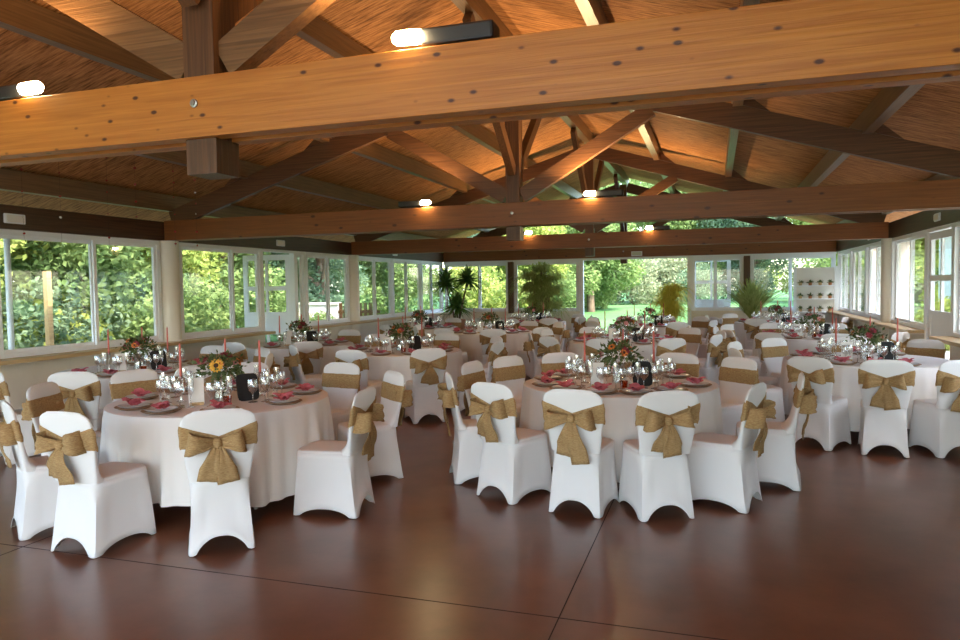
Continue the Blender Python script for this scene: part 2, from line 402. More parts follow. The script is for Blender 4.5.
# posts in the far wall, pillars on the sides
for x in (-5.42, .78):
    p = MB().box(-.075,.075,-.085,.085,SILL-.05,2.29).build('post', M['timz'], loc=(x,YF-.05,0))
    tag(p, 'square timber post in the far window wall, %s' % ('beside the tall palm' if x < 0 else 'behind the arching spider plant'), 'post', None, 'structure')
for x, s in ((-3.44,0), (-.62,0)):
    struct(MB().box(x-.05,x+.05,YF-.07,YF+.07,0,2.29).build(trimn(), M['white']))
for y in (2.91, 8.4, 13.9):
    for x, nm in ((XL+.02,'left'), (XR-.02,'right')):
        p = MB().lathe([(.15,0),(.15,2.335)], 24, (0,0,0)).build('pillar', M['pillar'], smooth=True, loc=(x,y,0))
        tag(p, 'round cream pillar in the %s window wall under the %s truss' % (nm, {2.91:'nearest',8.4:'second',13.9:'third'}[y]), 'pillar', None, 'structure')
# doors: white glazed leaves (two lights over two, solid lock panel, glazed foot)
DN = [0]
def door_leaf(loc, rz, w=1.0, h=2.27):
    DN[0] += 1; d = struct(empty('door_%d' % DN[0], loc, rz))
    f = MB(); t = .022
    f.box(0,.09,-t,t,0.02,h); f.box(w-.09,w,-t,t,.02,h); f.box(.09,w-.09,-t,t,h-.10,h); f.box(.09,w-.09,-t,t,.02,.14)
    f.box(.09,w-.09,-t,t,1.60,1.68); f.box(.09,w-.09,-t,t,1.13,1.19); f.box(.09,w-.09,-t,t,.77,.83); f.box(w/2-.025,w/2+.025,-t+.004,t-.004,.14,.77); f.box(w/2-.025,w/2+.025,-t+.004,t-.004,1.19,1.60); f.box(w/2-.025,w/2+.025,-t+.004,t-.004,1.68,h-.10)
    f.build('door_frame', M['white'], d)
    MB().box(.088,w-.088,-.012,.012,.828,1.132).build('lock_panel', M['white'], d)
    for z0, z1 in ((.14,.77),(1.19,1.60),(1.68,h-.10)):
        for a, b_ in ((.088,w/2-.024),(w/2+.024,w-.088)):
            MB().box(a,b_,-.003,.003,z0-.002,z1+.002).build('pane', M['pane'], d)
    hd = MB(); hd.tube([(w-.05,-.02,1.0),(w-.05,-.07,1.0),(w-.16,-.07,1.0)], .009, 8); hd.build('door_handle', M['steel'], d, True)
    return d
door_leaf((XL-.06, 11.64, 0), PI+R(4), .98)                # opened outwards on the left
door_leaf((XR, 10.49, 0), PI/2, 1.08)                # closed on the right
door_leaf((-.55, YF+.16, 0), R(3), .95)                # folded back outside the far wall
for x, y0, y1 in ((XL,10.60,11.66), (XR,10.43,11.62)):
    struct(MB().box(x-.05,x+.05,y0,y0+.05,0,2.33).box(x-.05,x+.05,y1-.05,y1,0,2.33).box(x-.05,x+.05,y0+.05,y1-.05,2.285,2.33).build(trimn(), M['white']))

# ------------------------------------------------------------------ fixtures
def flood(loc, d, label, power):
    """bar floodlight lying on a tie beam; d = +1 lens to the right of the body"""
    f = empty('floodlight', loc); tag(f, label, 'lamp', 'floodlights on the tie beams')
    b = MB(); b.box(-.16, .16, -.055, .055, .012, .085); b.build('body', M['black'], f, bevel=.012)
    b = MB(); b.box(-.05,.05,-.03,.03,0,.014); b.build('bracket', M['black'], f)
    l = MB(); l.tube([(d*.155,-.055,.05),(d*.18,-.055,.05),(d*.26,-.055,.052),(d*.28,-.055,.052)], [.030,.032,.030,.016], 12); l.build('lens', M['lens'], f, True)
    ld = bpy.data.lights.new('flood', 'SPOT'); ld.spot_size = R(165); ld.spot_blend = .5; ld.energy = power; ld.color = (1,.64,.30); ld.shadow_soft_size = .06
    lo = bpy.data.objects.new('bulb', ld); C.objects.link(lo); lo.parent = f; lo.location = (d*.24, -.055, .13); lo.rotation_euler = (PI, 0, 0)
    return f
LP = 75
flood((-3.53, 2.86, 2.615), 1, 'black floodlight at the left end of the nearest beam', LP)
flood((-1.01, 2.86, 2.615), -1, 'black floodlight near the middle of the nearest beam, lens to the left', LP)
flood((-3.62, 8.32, 2.615), 1, 'black floodlight on the second beam, left of its king post', LP)
flood((-1.15, 8.32, 2.615), -1, 'black floodlight on the second beam, right of its king post', LP)
flood((-.95, 13.82, 2.615), -1, 'floodlight on the third beam, right of its king post', LP)
flood((-3.7, 13.82, 2.615), 1, 'floodlight on the third beam, left of its king post', LP)
flood((-3.7, -2.64, 2.615), 1, 'floodlight on the left of the beam behind the camera', LP)
flood((-1.0, -2.64, 2.615), -1, 'floodlight on the right of the beam behind the camera', LP)
def emlight(loc, rz, label):
    e = empty('emergency_light', loc, rz); tag(e, label, 'emergency light', 'emergency lights on the timber')
    MB().box(-.13,.13,-.022,.0,-.055,.055).build('housing', M['white'], e, bevel=.012)
    MB().box(-.10,.10,-.002,.004,-.04,.04).build('mounting_plate', M['white'], e)
    MB().box(-.11,.11,-.032,-.020,-.038,.038).build('diffuser', M['paper'], e, bevel=.004)
emlight((XL+.066, 6.0, 2.45), PI/2, 'white emergency light on the wall beam above the near left window')
emlight((XL+.066, 11.15, 2.45), PI/2, 'white emergency light above the open left door')
emlight((XL+.066, 16.0, 2.45), PI/2, 'small white emergency light above the far left windows')
emlight((XR-.066, 11.0, 2.45), -PI/2, 'white emergency light above the closed right door')
emlight((XR-.066, 15.4, 2.45), -PI/2, 'small white emergency light above the far right windows')
s = empty('exit_sign', (-1.95, YF-.125, 2.42)); tag(s, 'small pale exit sign on the far tie beam over the opening', 'sign')
MB().box(-.14,.14,-.03,0,-.06,.06).build('housing', M['white'], s, bevel=.006)
MB().box(-.12,.12,-.034,-.029,-.042,.042).build('face', plain('sign_face', (.62,.66,.52), .5), s)

# ------------------------------------------------------------------ chairs
def rrect(hw, y0, y1, n, k=5.0):
    """superellipse loop, CCW from +x"""
    yc, hd = (y0+y1)/2, (y1-y0)/2; r = []
    for i in range(n):
        a = 2*PI*i/n; c, s_ = cos(a), sin(a)
        q = (abs(c)**k + abs(s_)**k) ** (-1/k)
        r.append((hw*c*q, yc + hd*s_*q))
    return r
def chair_meshes():
    N = 96; rows = []
    def side(a):                      # 0 at a corner, 1 mid-side
        m = (a + PI/4) % (PI/2) / (PI/2); return 1 - abs(2*m - 1)
    for k in range(11):
        t = k/10
        hw = .203 + (.180-.203)*t; yb = -.272 + .049*t**.8; yf = .240 - .025*t
        lp = rrect(hw, yb, yf, N, 9.0 - 4.0*t); row = []
        for i, (x, y) in enumerate(lp):
            a = 2*PI*i/N; s_ = side(a)
            backish = abs(((a - 1.5*PI + PI) % (2*PI)) - PI) < PI/4
            amp = .105 if backish else .055
            zb = .004 + amp * max(0, 1 - abs((1-s_)/.84)**2.6)**.7 if s_ > .16 else .004
            z = zb + (.455 - zb)*t
            pin = 1 - .125*sin(PI*min(1, .12 + t*.95))*min(1, s_*2.6)**.7
            yc = (yb+yf)/2
            row.append((x*pin, yc + (y-yc)*pin, z))
        rows.append(row)
    sk = MB(); sk.grid(rows)
    st = MB(); r2 = []
    for f, dz in ((1.0, 0), (.985, .008), (.95, .014), (.8, .017), (.4, .014), (.02, .012)):
        lp = rrect(.180, -.223, .215, N, 5.0); yc = -.0015
        r2.append([(x*f, yc+(y-yc)*f, .455+dz) for x, y in lp])
    b = st.grid(r2); st.cap(b + N*5, N)
    bk = MB(); r3 = []
    zs = [.445,.46,.475,.50,.53,.57,.62,.68,.74,.79,.82,.845,.862,.874,.882,.885]
    for z in zs:
        t = (z-.45)/.435
        yc = -.200 - .075*max(0, t); hw = .178 + .040*min(1, max(0, t*1.7))
        if z > .80:
            u = (z-.80)/.0875; hw *= (1 - u**3.6)**(1/3.6) if u < 1 else .01
            hw = max(hw, .145)
        th = .027 - .010*max(0, t); 
        if z > .87: th *= .75 if z < .88 else .4
        lp = rrect(hw, yc-th, yc+th, 40, 3.2)
        fl = .085*math.exp(-max(0, z-.455)/.035)
        r3.append([(x, y + (fl if y > yc else 0)*max(0, min(1, (y-yc)/th)), z + (0.012*(1-(x/.2)**2) if z > .80 else 0)) for x, y in lp])
    b = bk.grid(r3); bk.cap(b, 40, True); bk.cap(b + 40*(len(zs)-1), 40)
    def band(seed):
        rg = random.Random(seed); m = MB(); r = []
        for j in range(7):
            w = j/6; 
            pts = []
            for i in range(40):
                a = 2*PI*i/40
                z = .655 + .135*w + rg.uniform(-.002,.002)
                t = (z-.45)/.435; yc = -.200 - .075*t; th = .030 - .010*t
                hw = .2255 if w > .35 else .2225
                c, s_ = cos(a), sin(a); q = (abs(c)**3.2+abs(s_)**3.2)**(-1/3.2)
                if s_ < 0:            # gathered towards the knot at the back
                    g = 1 - abs(c*q)
                    z = .715 + (z-.715)*(1.08 - .62*g) + .012 - .032*g
                    t = (z-.45)/.435; yc = -.200 - .075*t
                bul = .004*sin(w*PI) + .003*sin(3*PI*w)
                pts.append((( hw+bul)*c*q, yc + (th+bul)*s_*q, z))
            r.append(pts)
        m.grid(r)
        return m
    def bow(seed):
        rg = random.Random(seed); m = MB()
        K = Vector((rg.uniform(-.015,.015), -.283, .696))
        def ribbon(path, width, wob=.0, thick=.0022):
            rows_, rb = [], []
            n = len(path)
            for i, (p, w, up) in enumerate(zip(path, width, UPS)):
                row = []
                for j in range(7):
                    q = (j/6 - .5)
                    off = wob*sin(j*2.1 + seed*1.7 + i*.45)
                    row.append(Vector(p) + up*(q*w) + Vector((0, off, 0)))
                rows_.append(row)
            m.grid(rows_, closed=False)
        for s in (-1, 1):
            L = rg.uniform(.150,.195); H = rg.uniform(.060,.085); tilt = rg.uniform(-.40,.30)
            path, width, UPS = [], [], []
            n = 16
            for i in range(n+1):
                t = i/n
                x = L*sin(PI*t)**.8; y = -H*sin(2*PI*t)*.9 - .012*sin(PI*t)
                zoff = x*sin(tilt)*.5 + rg.uniform(-.003,.003)
                path.append(K + Vector((s*x*cos(tilt*.4), y, zoff)))
                width.append(.032 + .112*sin(PI*t)**.7); UPS.append(Vector((s*-.22*sin(PI*t), 0, 1)).normalized())
            ribbon(path, width, .007)
        for s in (-1, 1):
            Ln = rg.uniform(.21,.31) if s > 0 else rg.uniform(.18,.28); spread = rg.uniform(.08,.30)
            path, width, UPS = [], [], []
            for i in range(9):
                t = i/8
                path.append(K + Vector((s*(.012+Ln*t*spread), -.010 - .028*sin(PI*min(1,t*1.3)) + .01*t, -.015 - Ln*t)))
                width.append(.032 + .100*min(1, t*1.6)); UPS.append(Vector((1, 0, .15*s*t)).normalized())
            ribbon(path, width, .005)
        m.lathe([(.004,-.03),(.022,-.024),(.027,-.008),(.027,.010),(.020,.024),(.004,.03)], 10, tuple(K + Vector((0,-.012,0))))
        return m
    return sk, st, bk, band, bow
sk, st, bk, bandf, bowf = chair_meshes()
def solid(o, th):
    md = o.modifiers.new('th', 'SOLIDIFY'); md.thickness = th; md.offset = 0
    dg = bpy.context.evaluated_depsgraph_get(); me = bpy.data.meshes.new_from_object(o.evaluated_get(dg))
    o.modifiers.clear(); o.data = me
    for p in me.polygons: p.use_smooth = True
    return o
CHAIRS = []
skirt_me = seat_me = back_me = None
for v in range(6):
    c = empty('banquet_chair')
    if v == 0:
        a = sk.build('skirt', M['cover'], c, True); b_ = st.build('seat', M['cover'], c, True); d = bk.build('backrest', M['cover'], c, True)
        solid(a, .003); skirt_me, seat_me, back_me = a.data, b_.data, d.data
    else:
        link('skirt', skirt_me, c); link('seat', seat_me, c); link('backrest', back_me, c)
    sa = bandf(v).build('sash', M['burlap'], c, True)
    bo = bowf(v*7+3).build('bow', M['burlap'], sa, True); solid(bo, .0025)
    CHAIRS.append(Proto(c))

# ------------------------------------------------------------------ tables and what stands on them
def cloth_mb(seed):
    rg = random.Random(seed); m = MB(); N = 180; r = .835; ph = [rg.uniform(0, 2*PI) for _ in range(5)]
    rows = [[(0.01*cos(2*PI*i/N), .01*sin(2*PI*i/N), .757) for i in range(N)]]
    for f in (.5, .9, .975): rows.append([(r*f*cos(2*PI*i/N), r*f*sin(2*PI*i/N), .757) for i in range(N)])
    for k in range(9):
        t = k/8; row = []
        for i in range(N):
            a = 2*PI*i/N
            w = .45*sin(18*a+ph[0]) + .35*sin(27*a+ph[1]) + .3*sin(11*a+ph[2]) + .25*sin(41*a+ph[3])
            rr = r + .006 + .080*t * w*.6 + .022*t
            z = .752 - (.752-.125 - .028*sin(4*a+ph[4]))*t
            if k == 0: rr = r; z = .750
            row.append((rr*cos(a), rr*sin(a), z))
        rows.append(row)
    b = m.grid(rows); m.cap(b, N)
    return m
def place_plate():
    m = MB(); m.lathe([(.0,0),(.10,0),(.128,.012),(.136,.016),(.133,.019),(.10,.008),(.0,.008)], 28, caps=(False,False)); return m
def plate2():
    m = MB(); m.lathe([(.0,0),(.07,0),(.085,.006),(.108,.016),(.113,.018),(.110,.020),(.085,.010),(.0,.009)], 28, caps=(False,False)); return m
def napkin(seed):
    rg = random.Random(seed); m = MB()
    for k in range(9):
        a = 2*PI*k/9*1.0 + rg.uniform(-.2,.2); L = rg.uniform(.055,.085); w = rg.uniform(.028,.042); lift = rg.uniform(.02,.055)
        d = Vector((cos(a), sin(a), 0)); p = Vector((-sin(a), cos(a), 0))
        rows = []
        for i in range(5):
            t = i/4; c = d*(L*t) + Vector((0,0,.004+lift*sin(PI*.6*t)))
            ww = w*(.35+sin(PI*min(1,t*.85+.1))*.7)
            rows.append([c-p*ww, c-p*ww*.4+Vector((0,0,.009)), c+p*ww*.4+Vector((0,0,.007)), c+p*ww])
        m.grid(rows, closed=False)
    return m
def glass_mb(kind):
    if kind == 'water_goblet': pr = [(.0,.0),(.036,.0),(.036,.003),(.006,.010),(.0045,.06),(.010,.072),(.034,.095),(.041,.125),(.040,.150),(.034,.178)]
    elif kind == 'wine_glass': pr = [(.0,.0),(.034,.0),(.034,.003),(.006,.010),(.004,.085),(.009,.095),(.028,.115),(.033,.142),(.030,.170),(.026,.190)]
    else: pr = [(.0,.0),(.030,.0),(.030,.003),(.006,.010),(.004,.08),(.008,.09),(.021,.12),(.024,.16),(.022,.205),(.020,.222)]
    m = MB(); m.lathe(pr, 14, caps=(False,False)); return m
charger0 = Proto(place_plate().build('charger_plate', M['charger'], smooth=True))
plate0 = Proto(plate2().build('dinner_plate', M['china'], smooth=True))
naps = [Proto(napkin(i).build('folded_napkin', M['pink'], smooth=True)) for i in range(3)]
glasses = {k: Proto(glass_mb(k).build(k, M['glass'], smooth=True)) for k in ('water_goblet','wine_glass','champagne_flute')}
# centrepieces
def flower(name, col, r, parent, loc, aim, seedcol=None, n=14, layers=3):
    m = MB(); rg = random.Random(hash((name, round(loc[0]*997), round(loc[1]*991))) & 255)
    for l in range(layers):
        el = .15 + .45*l; rr = r*(1-.25*l)
        for k in range(n - 3*l):
            a = 2*PI*(k + .5*l)/(n-3*l) + rg.uniform(-.1,.1)
            d = Vector((cos(a)*cos(el), sin(a)*cos(el), sin(el))); p = Vector((-sin(a), cos(a), 0)); w = rr*.24
            m.add([d*rr*.15, d*rr*.6-p*w, d*rr+Vector((0,0,-.1*rr)), d*rr*.6+p*w], [(0,1,2,3)])
    o = m.build(name, col, parent)
    q = Vector(aim).normalized().to_track_quat('Z', 'Y'); o.rotation_mode = 'QUATERNION'; o.rotation_quaternion = q; o.location = loc
    if seedcol:
        MB().lathe([(.0,.35*r),(.22*r,.30*r),(.34*r,.16*r),(.34*r,.02*r)], 12, caps=(False,True)).build('seed_head', seedcol, o, True)
    return o
def arrangement(kind):
    rg = random.Random({'warm':5,'rust':21,'dark':8,'pink':11}[kind])
    f = empty('flower_arrangement')
    MB().lathe([(.0,0),(.055,0),(.060,.01),(.050,.07),(.046,.12),(.062,.165),(.0605,.165),(.044,.12),(.048,.07),(.056,.012),(.0,.008)], 18, caps=(False,False)).build('vase', M['glass'], f, True)
    sm = MB()
    for k in range(9):
        a = rg.uniform(0,2*PI); sm.tube([(.02*cos(a+2),.02*sin(a+2),.015),(.015*cos(a),.015*sin(a),.12),(.09*cos(a),.09*sin(a),.23)], .0035, 5)
    sm.build('stems', M['stem'], f)
    fo = MB(); fo.v = []; 
    for k in range(230):
        a = rg.uniform(0,2*PI); el = rg.uniform(-.35,1.3); rr = rg.uniform(.09,.20 if rg.random()<.85 else .235)
        c = Vector((rr*cos(a)*cos(el), rr*sin(a)*cos(el), .23 + .75*rr*sin(el)))
        d = (Vector((cos(a)*cos(el), sin(a)*cos(el), sin(el))) + Vector((rg.uniform(-.6,.6), rg.uniform(-.6,.6), rg.uniform(-.6,.6)))).normalized()
        p = d.cross(Vector((rg.uniform(-1,1),rg.uniform(-1,1),rg.uniform(.2,1)))).normalized(); L = rg.uniform(.03,.06); w = L*.28
        fo.add([c-d*L*.5, c-p*w, c+d*L*.5, c+p*w], [(0,1,2,3)])
    for k in range(5):      # trailing sprigs
        a = rg.uniform(0,2*PI)
        for i in range(9):
            t = i/8; c = Vector((cos(a)*(.10+.12*t), sin(a)*(.10+.12*t), .22-.12*t*t))
            for s in (-1,1):
                p = Vector((-sin(a),cos(a),0))*s; fo.add([c, c+p*.02+Vector((0,0,.012)), c+p*.04, c+p*.02-Vector((0,0,.012))], [(0,1,2,3)])
    fo.build('foliage', M['leafS'], f)
    cols = {'rust': ['orange','burg','rose','orange','burg','orange','rose','burg','orange'], 'warm': ['gold','orange','burg','orange','rose','burg','orange','rose','burg'], 'dark': ['burg','burg','orange','burg','rose','burg','orange','burg'], 'pink': ['rose','burg','rose','orange','rose','whitepetal','burg','rose']}[kind]
    cam_dir = Vector((.35,-.9,.35))
    for i, cn in enumerate(cols):
        if i == 0: d = cam_dir.normalized()
        else:
            a = 2*PI*i/len(cols)*1.0 + rg.uniform(-.3,.3) - PI/2; el = rg.choice([.1,.45,.8,1.1]); d = Vector((cos(a)*cos(el), sin(a)*cos(el), sin(el)))
        c = d*.155; c.z = .235 + d.z*.12
        r = .060 if i == 0 and kind == 'warm' else rg.uniform(.038,.05)
        flower('flower', M[cn], r, f, c, d, M['seed'] if cn in ('gold','orange') else None, 14 if i == 0 else 11, 2 if cn == 'gold' else 3)
    return Proto(f)
ARR = {k: arrangement(k) for k in ('warm','rust','dark','pink')}
def candle():
    c = empty('taper_candle')
    MB().lathe([(.0105,0),(.0105,.02),(.0075,.27),(.003,.278)], 12).build('wax', M['coral'], c, True)
    MB().tube([(0,0,.276),(.001,0,.290)], .0012, 5).build('wick', M['wick'], c)
    return Proto(c)
candle0 = candle()
holder0 = Proto(MB().lathe([(.0,0),(.036,0),(.037,.006),(.012,.016),(.007,.05),(.007,.14),(.010,.155),(.015,.165),(.016,.20),(.0125,.20),(.0115,.178),(.0,.178)], 16, caps=(False,False)).build('candle_holder', M['glass'], smooth=True))
def slate():
    s = empty('table_slate'); n = 32; lp = rrect(.085, -.105, .105, n, 6); m = MB()
    rows = [[(x, -.006, z+.112) for x, z in lp], [(x, .006, z+.112) for x, z in lp]]
    b = m.grid(rows); m.cap(b, n); m.cap(b+n, n, True)
    bo = m.build('board', M['slate'], s); bo.rotation_euler = (R(-12),0,0)
    MB().bar((0,.030,.15),(0,.085,.004),.02,.006,(0,1,.2)).build('prop', M['slate'], s)
    return Proto(s)
slate0 = slate()
def menu():
    s = empty('menu_card')
    MB().box(-.055,.055,-.001,.001,.012,.205).build('card', M['paper'], s)
    MB().box(-.05,.05,-.022,.022,0,.022).build('stand', M['ledge'], s, bevel=.003)
    return Proto(s)
menu0 = menu()
votive0 = Proto(MB().lathe([(.0,0),(.028,0),(.034,.06),(.0315,.06),(.026,.008),(.0,.008)], 14, caps=(False,False)).build('votive_glass', M['amber'], smooth=True))
def table_obj():
    t = empty('round_table')
    MB().lathe([(.0,.72),(.822,.72),(.827,.725),(.827,.745),(.822,.749),(.0,.749)], 64, caps=(False,False)).build('tabletop', M['ledge'], t, True)
    for k in range(4):
        a = PI/4 + k*PI/2
        MB().tube([(.62*cos(a),.62*sin(a),.0),(.55*cos(a),.55*sin(a),.72)], .016, 10).build('leg', M['steel'], t, True)
    return Proto(t)
table0 = table_obj()
cloths = [Proto(cloth_mb(i).build('tablecloth', M['cloth'], smooth=True)) for i in range(4)]
HOURS = ['twelve','one','two','three','four','five','six','seven','eight','nine','ten','eleven']
T2A = [(-150,1.24,0),(-124,1.2,4),-95,(-71,1.19,5),(-44,1.16,25),(-9,1.2,8),44,72,98,122,148,173]
def ring(n, ph): return [ph + 360*k/n for k in range(n)]
TABLES = [
 ('front left table', -3.75, 4.75, [-120,-90,-53,(-9,1.10,15),(36,1.15,10),(78,1.19,0),118,160,197], 'warm'),
 ('front middle table', -.80, 6.32, T2A, 'rust'),
 ('front right table', 1.58, 8.75, [-93,-119,-67,54,90,125,160,198], 'dark'),
 ('table by the near left window', -6.10, 6.35, [-105,-70,-25,20,58,95,135], 'rust'),
 ('table behind the front left one', -4.10, 8.95, [-52,-88,-141,-5,40,85,128,176], 'rust'),
 ('table by the open left door', -6.20, 9.75, [-95,-55,-15,40,85,125], 'dark'),
 ('table behind the front middle one', -1.30, 11.0, ring(10, -95), 'pink'),
 ('table behind the front right one', 1.45, 12.3, [-150,-118,-84,-45,150,176,110,70], 'pink'),
 ('third table back, left of centre', -4.05, 12.9, ring(10, -70), 'rust'),
 ('far left window table', -6.05, 14.2, [-90,-50,-10,30,80,120], 'rust'),
 ('back middle table', -1.30, 15.2, ring(10, -100), 'pink'),
 ('back left table beside the potted palm', -4.20, 16.7, ring(10, -60), 'pink'),
 ('back right table before the shelf stand', 1.25, 16.6, ring(9, -110), 'dark'),
]
SKIP = set()
placed = []
rng = random.Random(4)
def hours_for(angs, cx, cy):
    base = math.degrees(math.atan2(-cy, -cx)); res = {}; used = set()
    for i, a in sorted(enumerate(angs), key=lambda q: abs((q[1]-base+180) % 360 - 180)):
        h = round(6 - (a-base)/30) % 12
        best = None
        for dlt in (0, 1, -1, 2, -2, 3, -3):
            if (h+dlt) % 12 not in used: best = (h+dlt) % 12; break
        used.add(best); res[i] = HOURS[best]
    return res
for ti, (nm, cx, cy, angs, kind) in enumerate(TABLES):
    t = at(table0.get(), (cx,cy,0), rng.uniform(0,1)); tag(t, 'round table under a white cloth, the ' + nm, 'table', 'round banquet tables')
    c = at(cloths[ti % 4].get(), (cx,cy,0), rng.uniform(0,6)); tag(c, 'white floor-length cloth draped over the ' + nm, 'tablecloth', 'white tablecloths')
    angs = [q if isinstance(q, tuple) else (q, 1.17, 0) for q in angs]
    hr = hours_for([q[0] for q in angs], cx, cy); H = .757; base = math.atan2(-cy, -cx)
    camv = Vector((-cx, -cy))
    def P(r, a): return (cx + r*cos(a), cy + r*sin(a))
    for i, (ad, rc, dr) in enumerate(angs):
        a = R(ad); h = hr[i]; key = (ti, i)
        x, y = P(rc, a)
        ok = -7.05 < x < 2.52 and y < 18.9
        for (qx, qy, qt) in placed:
            if qt != ti and (qx-x)**2 + (qy-y)**2 < .63**2: ok = False
        for tj, tt in enumerate(TABLES):
            if tj != ti and (tt[1]-x)**2 + (tt[2]-y)**2 < 1.25**2: ok = False
        if any((x-a_)**2 + (y-b_)**2 < .72**2 for a_, b_ in ((-4.3,18.25),(-6.5,17.8),(.85,18.35),(-1.05,18.4))): ok = False
        if ok and ('c', ti, i) not in SKIP:
            placed.append((x, y, ti))
            rz = a + PI/2 + R(dr) + (rng.uniform(-.06,.06) if ti < 2 else rng.uniform(-.14,.14))
            ch = at(CHAIRS[rng.randrange(6)].get(), (x,y,0), rz)
            away = cos(a)*camv.x + sin(a)*camv.y
            fc = away/camv.length
            how = 'bow toward camera' if fc > .55 else 'bow seen side-on' if fc > -.45 else 'facing the camera'
            tag(ch, 'white chair, %s, %s o\'clock seat, %s' % (how, h, nm), 'chair', 'white covered banquet chairs')
        if ('s', ti, i) in SKIP: continue
        x, y = P(.655, a)
        tag(at(charger0.get(), (x,y,H)), 'brown charger plate at the %s o\'clock place, %s' % (h, nm), 'plate', 'brown charger plates')
        tag(at(plate0.get(), (x,y,H+.0085)), 'white dinner plate at the %s o\'clock place, %s' % (h, nm), 'plate', 'white dinner plates')
        tag(at(naps[(i+ti) % 3].get(), (x,y,H+.0185), rng.uniform(0,6)), 'pink folded napkin at the %s o\'clock place, %s' % (h, nm), 'napkin', 'pink napkins')
        for q, (gk, lab) in enumerate((('water_goblet','wide water goblet'),('wine_glass','slim wine glass'),('champagne_flute','tall champagne flute'))):
            aa = a + (q-1)*.155; rr = .435 + (-.03,.03,0)[q]
            x, y = P(rr, aa)
            tag(at(glasses[gk].get(), (x,y,H)), '%s at the %s o\'clock place, %s' % (lab, h, nm), 'glass', lab + 's')
    tag(at(ARR[kind].get(), (cx,cy,H), rng.uniform(-.4,.4)), '%s flowers in a glass vase, %s' % ({'warm':'sunflower and rust','rust':'orange and rust','dark':'dark burgundy','pink':'pink and red'}[kind], nm), 'flowers', 'table flower arrangements')
    for k, (da, rr, wd) in enumerate(((-1.35,.30,'left-hand'),(1.45,.30,'right-hand'),(3.0,.29,'rear'))):
        x, y = P(rr, base + da)
        tag(at(holder0.get(), (x,y,H)), 'clear glass holder of the %s candle on the %s' % (wd, nm), 'candle holder', 'glass candle holders')
        tag(at(candle0.get(), (x,y,H+.178)), 'tall coral taper candle, the %s one on the %s' % (wd, nm), 'candle', 'coral taper candles')
    x, y = P(.345, base + .62)
    tag(at(slate0.get(), (x,y,H), base + PI/2 + .35), 'small black slate board standing on the ' + nm, 'sign', 'black table slates')
    x, y = P(.34, base - .55)
    tag(at(menu0.get(), (x,y,H), base + PI/2 + .1), 'white menu card in a wooden stand on the ' + nm, 'card', 'menu cards')
    x, y = P(.34, base + .12)
    tag(at(votive0.get(), (x,y,H)), 'small amber glass votive on the ' + nm, 'votive', 'amber votives')

# ------------------------------------------------------------------ potted plants, display stand, garlands
def strap_plant(name, loc, n, L, w, droop, seed, mat_, label, pot_h, up=(.5,1.35), trunks=None, potr=.2, clump=None):
    rg = random.Random(seed); p = empty(name, loc); tag(p, label, 'plant')
    MB().lathe([(.0,0),(potr*.72,0),(potr,pot_h-.03),(potr*1.06,pot_h-.03),(potr*1.06,pot_h),(potr*.92,pot_h),(potr*.9,pot_h-.05),(.0,pot_h-.05)], 24, caps=(False,False)).build('pot', M['terra'], p, True)
    MB().lathe([(.0,pot_h-.045),(potr*.9,pot_h-.045)], 20, caps=(False,False)).build('soil', M['soil'], p)
    heads = trunks or [((0,0,pot_h-.03), None)]
    fo = MB()
    if trunks:
        tm = MB()
        for (hd, ft) in trunks: tm.tube([(ft[0],ft[1],pot_h-.06), ((ft[0]+hd[0])/2*1.02,(ft[1]+hd[1])/2,(pot_h+hd[2])/2), hd], [.028,.024,.022], 8)
        tm.build('trunk', M['bark'], p, True)
    for hd, _ in heads:
        for k in range(n):
            a = rg.uniform(0,2*PI); el = rg.uniform(*up); l = L*rg.uniform(.7,1.1)
            d = Vector((cos(a)*cos(el), sin(a)*cos(el), sin(el))); s_ = Vector((-sin(a), cos(a), 0)); rows = []
            b0 = Vector(hd) + (Vector((rg.uniform(-1,1),rg.uniform(-1,1),rg.uniform(-.3,.3)))*clump if clump else Vector((0,0,0)))
            for i in range(7):
                t = i/6; c = b0 + d*(l*t) - Vector((0,0,droop*l*t*t)) ; ww = w*(1-t**2.2)*.5 + .001
                rows.append([c-s_*ww, c-Vector((0,0,ww*.5)), c+s_*ww])
            fo.grid(rows, closed=False)
    fo.build('foliage', mat_, p)
    return p
strap_plant('potted_palm', (-6.5,17.8,0), 200, .56, .045, .25, 1, M['leafP'], 'tall potted palm with two spiky heads in the far left corner', .75, (-.5,1.5), [((-.34,.1,1.72),(-.04,0)), ((.36,-.1,1.78),(.05,0)), ((0,.05,1.10),(0,.05))], .24)
strap_plant('spider_plant', (.85,18.35,0), 230, 1.7, .042, .42, 2, M['leafG'], 'big arching spider plant in front of the far timber post', .72, (.95,1.53), None, .26)
strap_plant('golden_bamboo', (-1.05,18.4,0), 190, .8, .024, .95, 3, M['leafE'], 'yellow drooping bamboo plant beside the far opening', .55, (.7,1.5), [((0,0,1.25),(0,0)), ((.06,.05,1.4),(.03,0)), ((-.08,.0,1.05),(-.03,0)), ((.04,.02,.9),(0,.02)), ((0,-.03,.75),(0,0))], .2, .14)
strap_plant('weeping_bamboo', (-4.3,18.25,0), 150, .8, .020, 1.0, 4, M['leafG'], 'tall weeping bamboo in the far window left of the opening', .6, (.5,1.5), [((0,0,2.0),(0,0)), ((.22,.05,1.75),(.03,0)), ((-.25,.0,1.8),(-.03,0)), ((.12,0,1.35),(0,0)), ((-.15,.05,1.2),(0,.02)), ((.3,0,1.05),(.04,0)), ((.02,.0,1.6),(0,.01)), ((-.3,.0,1.5),(-.02,0)), ((.25,.0,1.45),(.02,0)), ((-.1,.0,.95),(0,0))], .22, .2)
d = empty('display_shelf', (1.88,18.98,0)); tag(d, 'white display shelf stand with greenery in the far right corner', 'shelf')
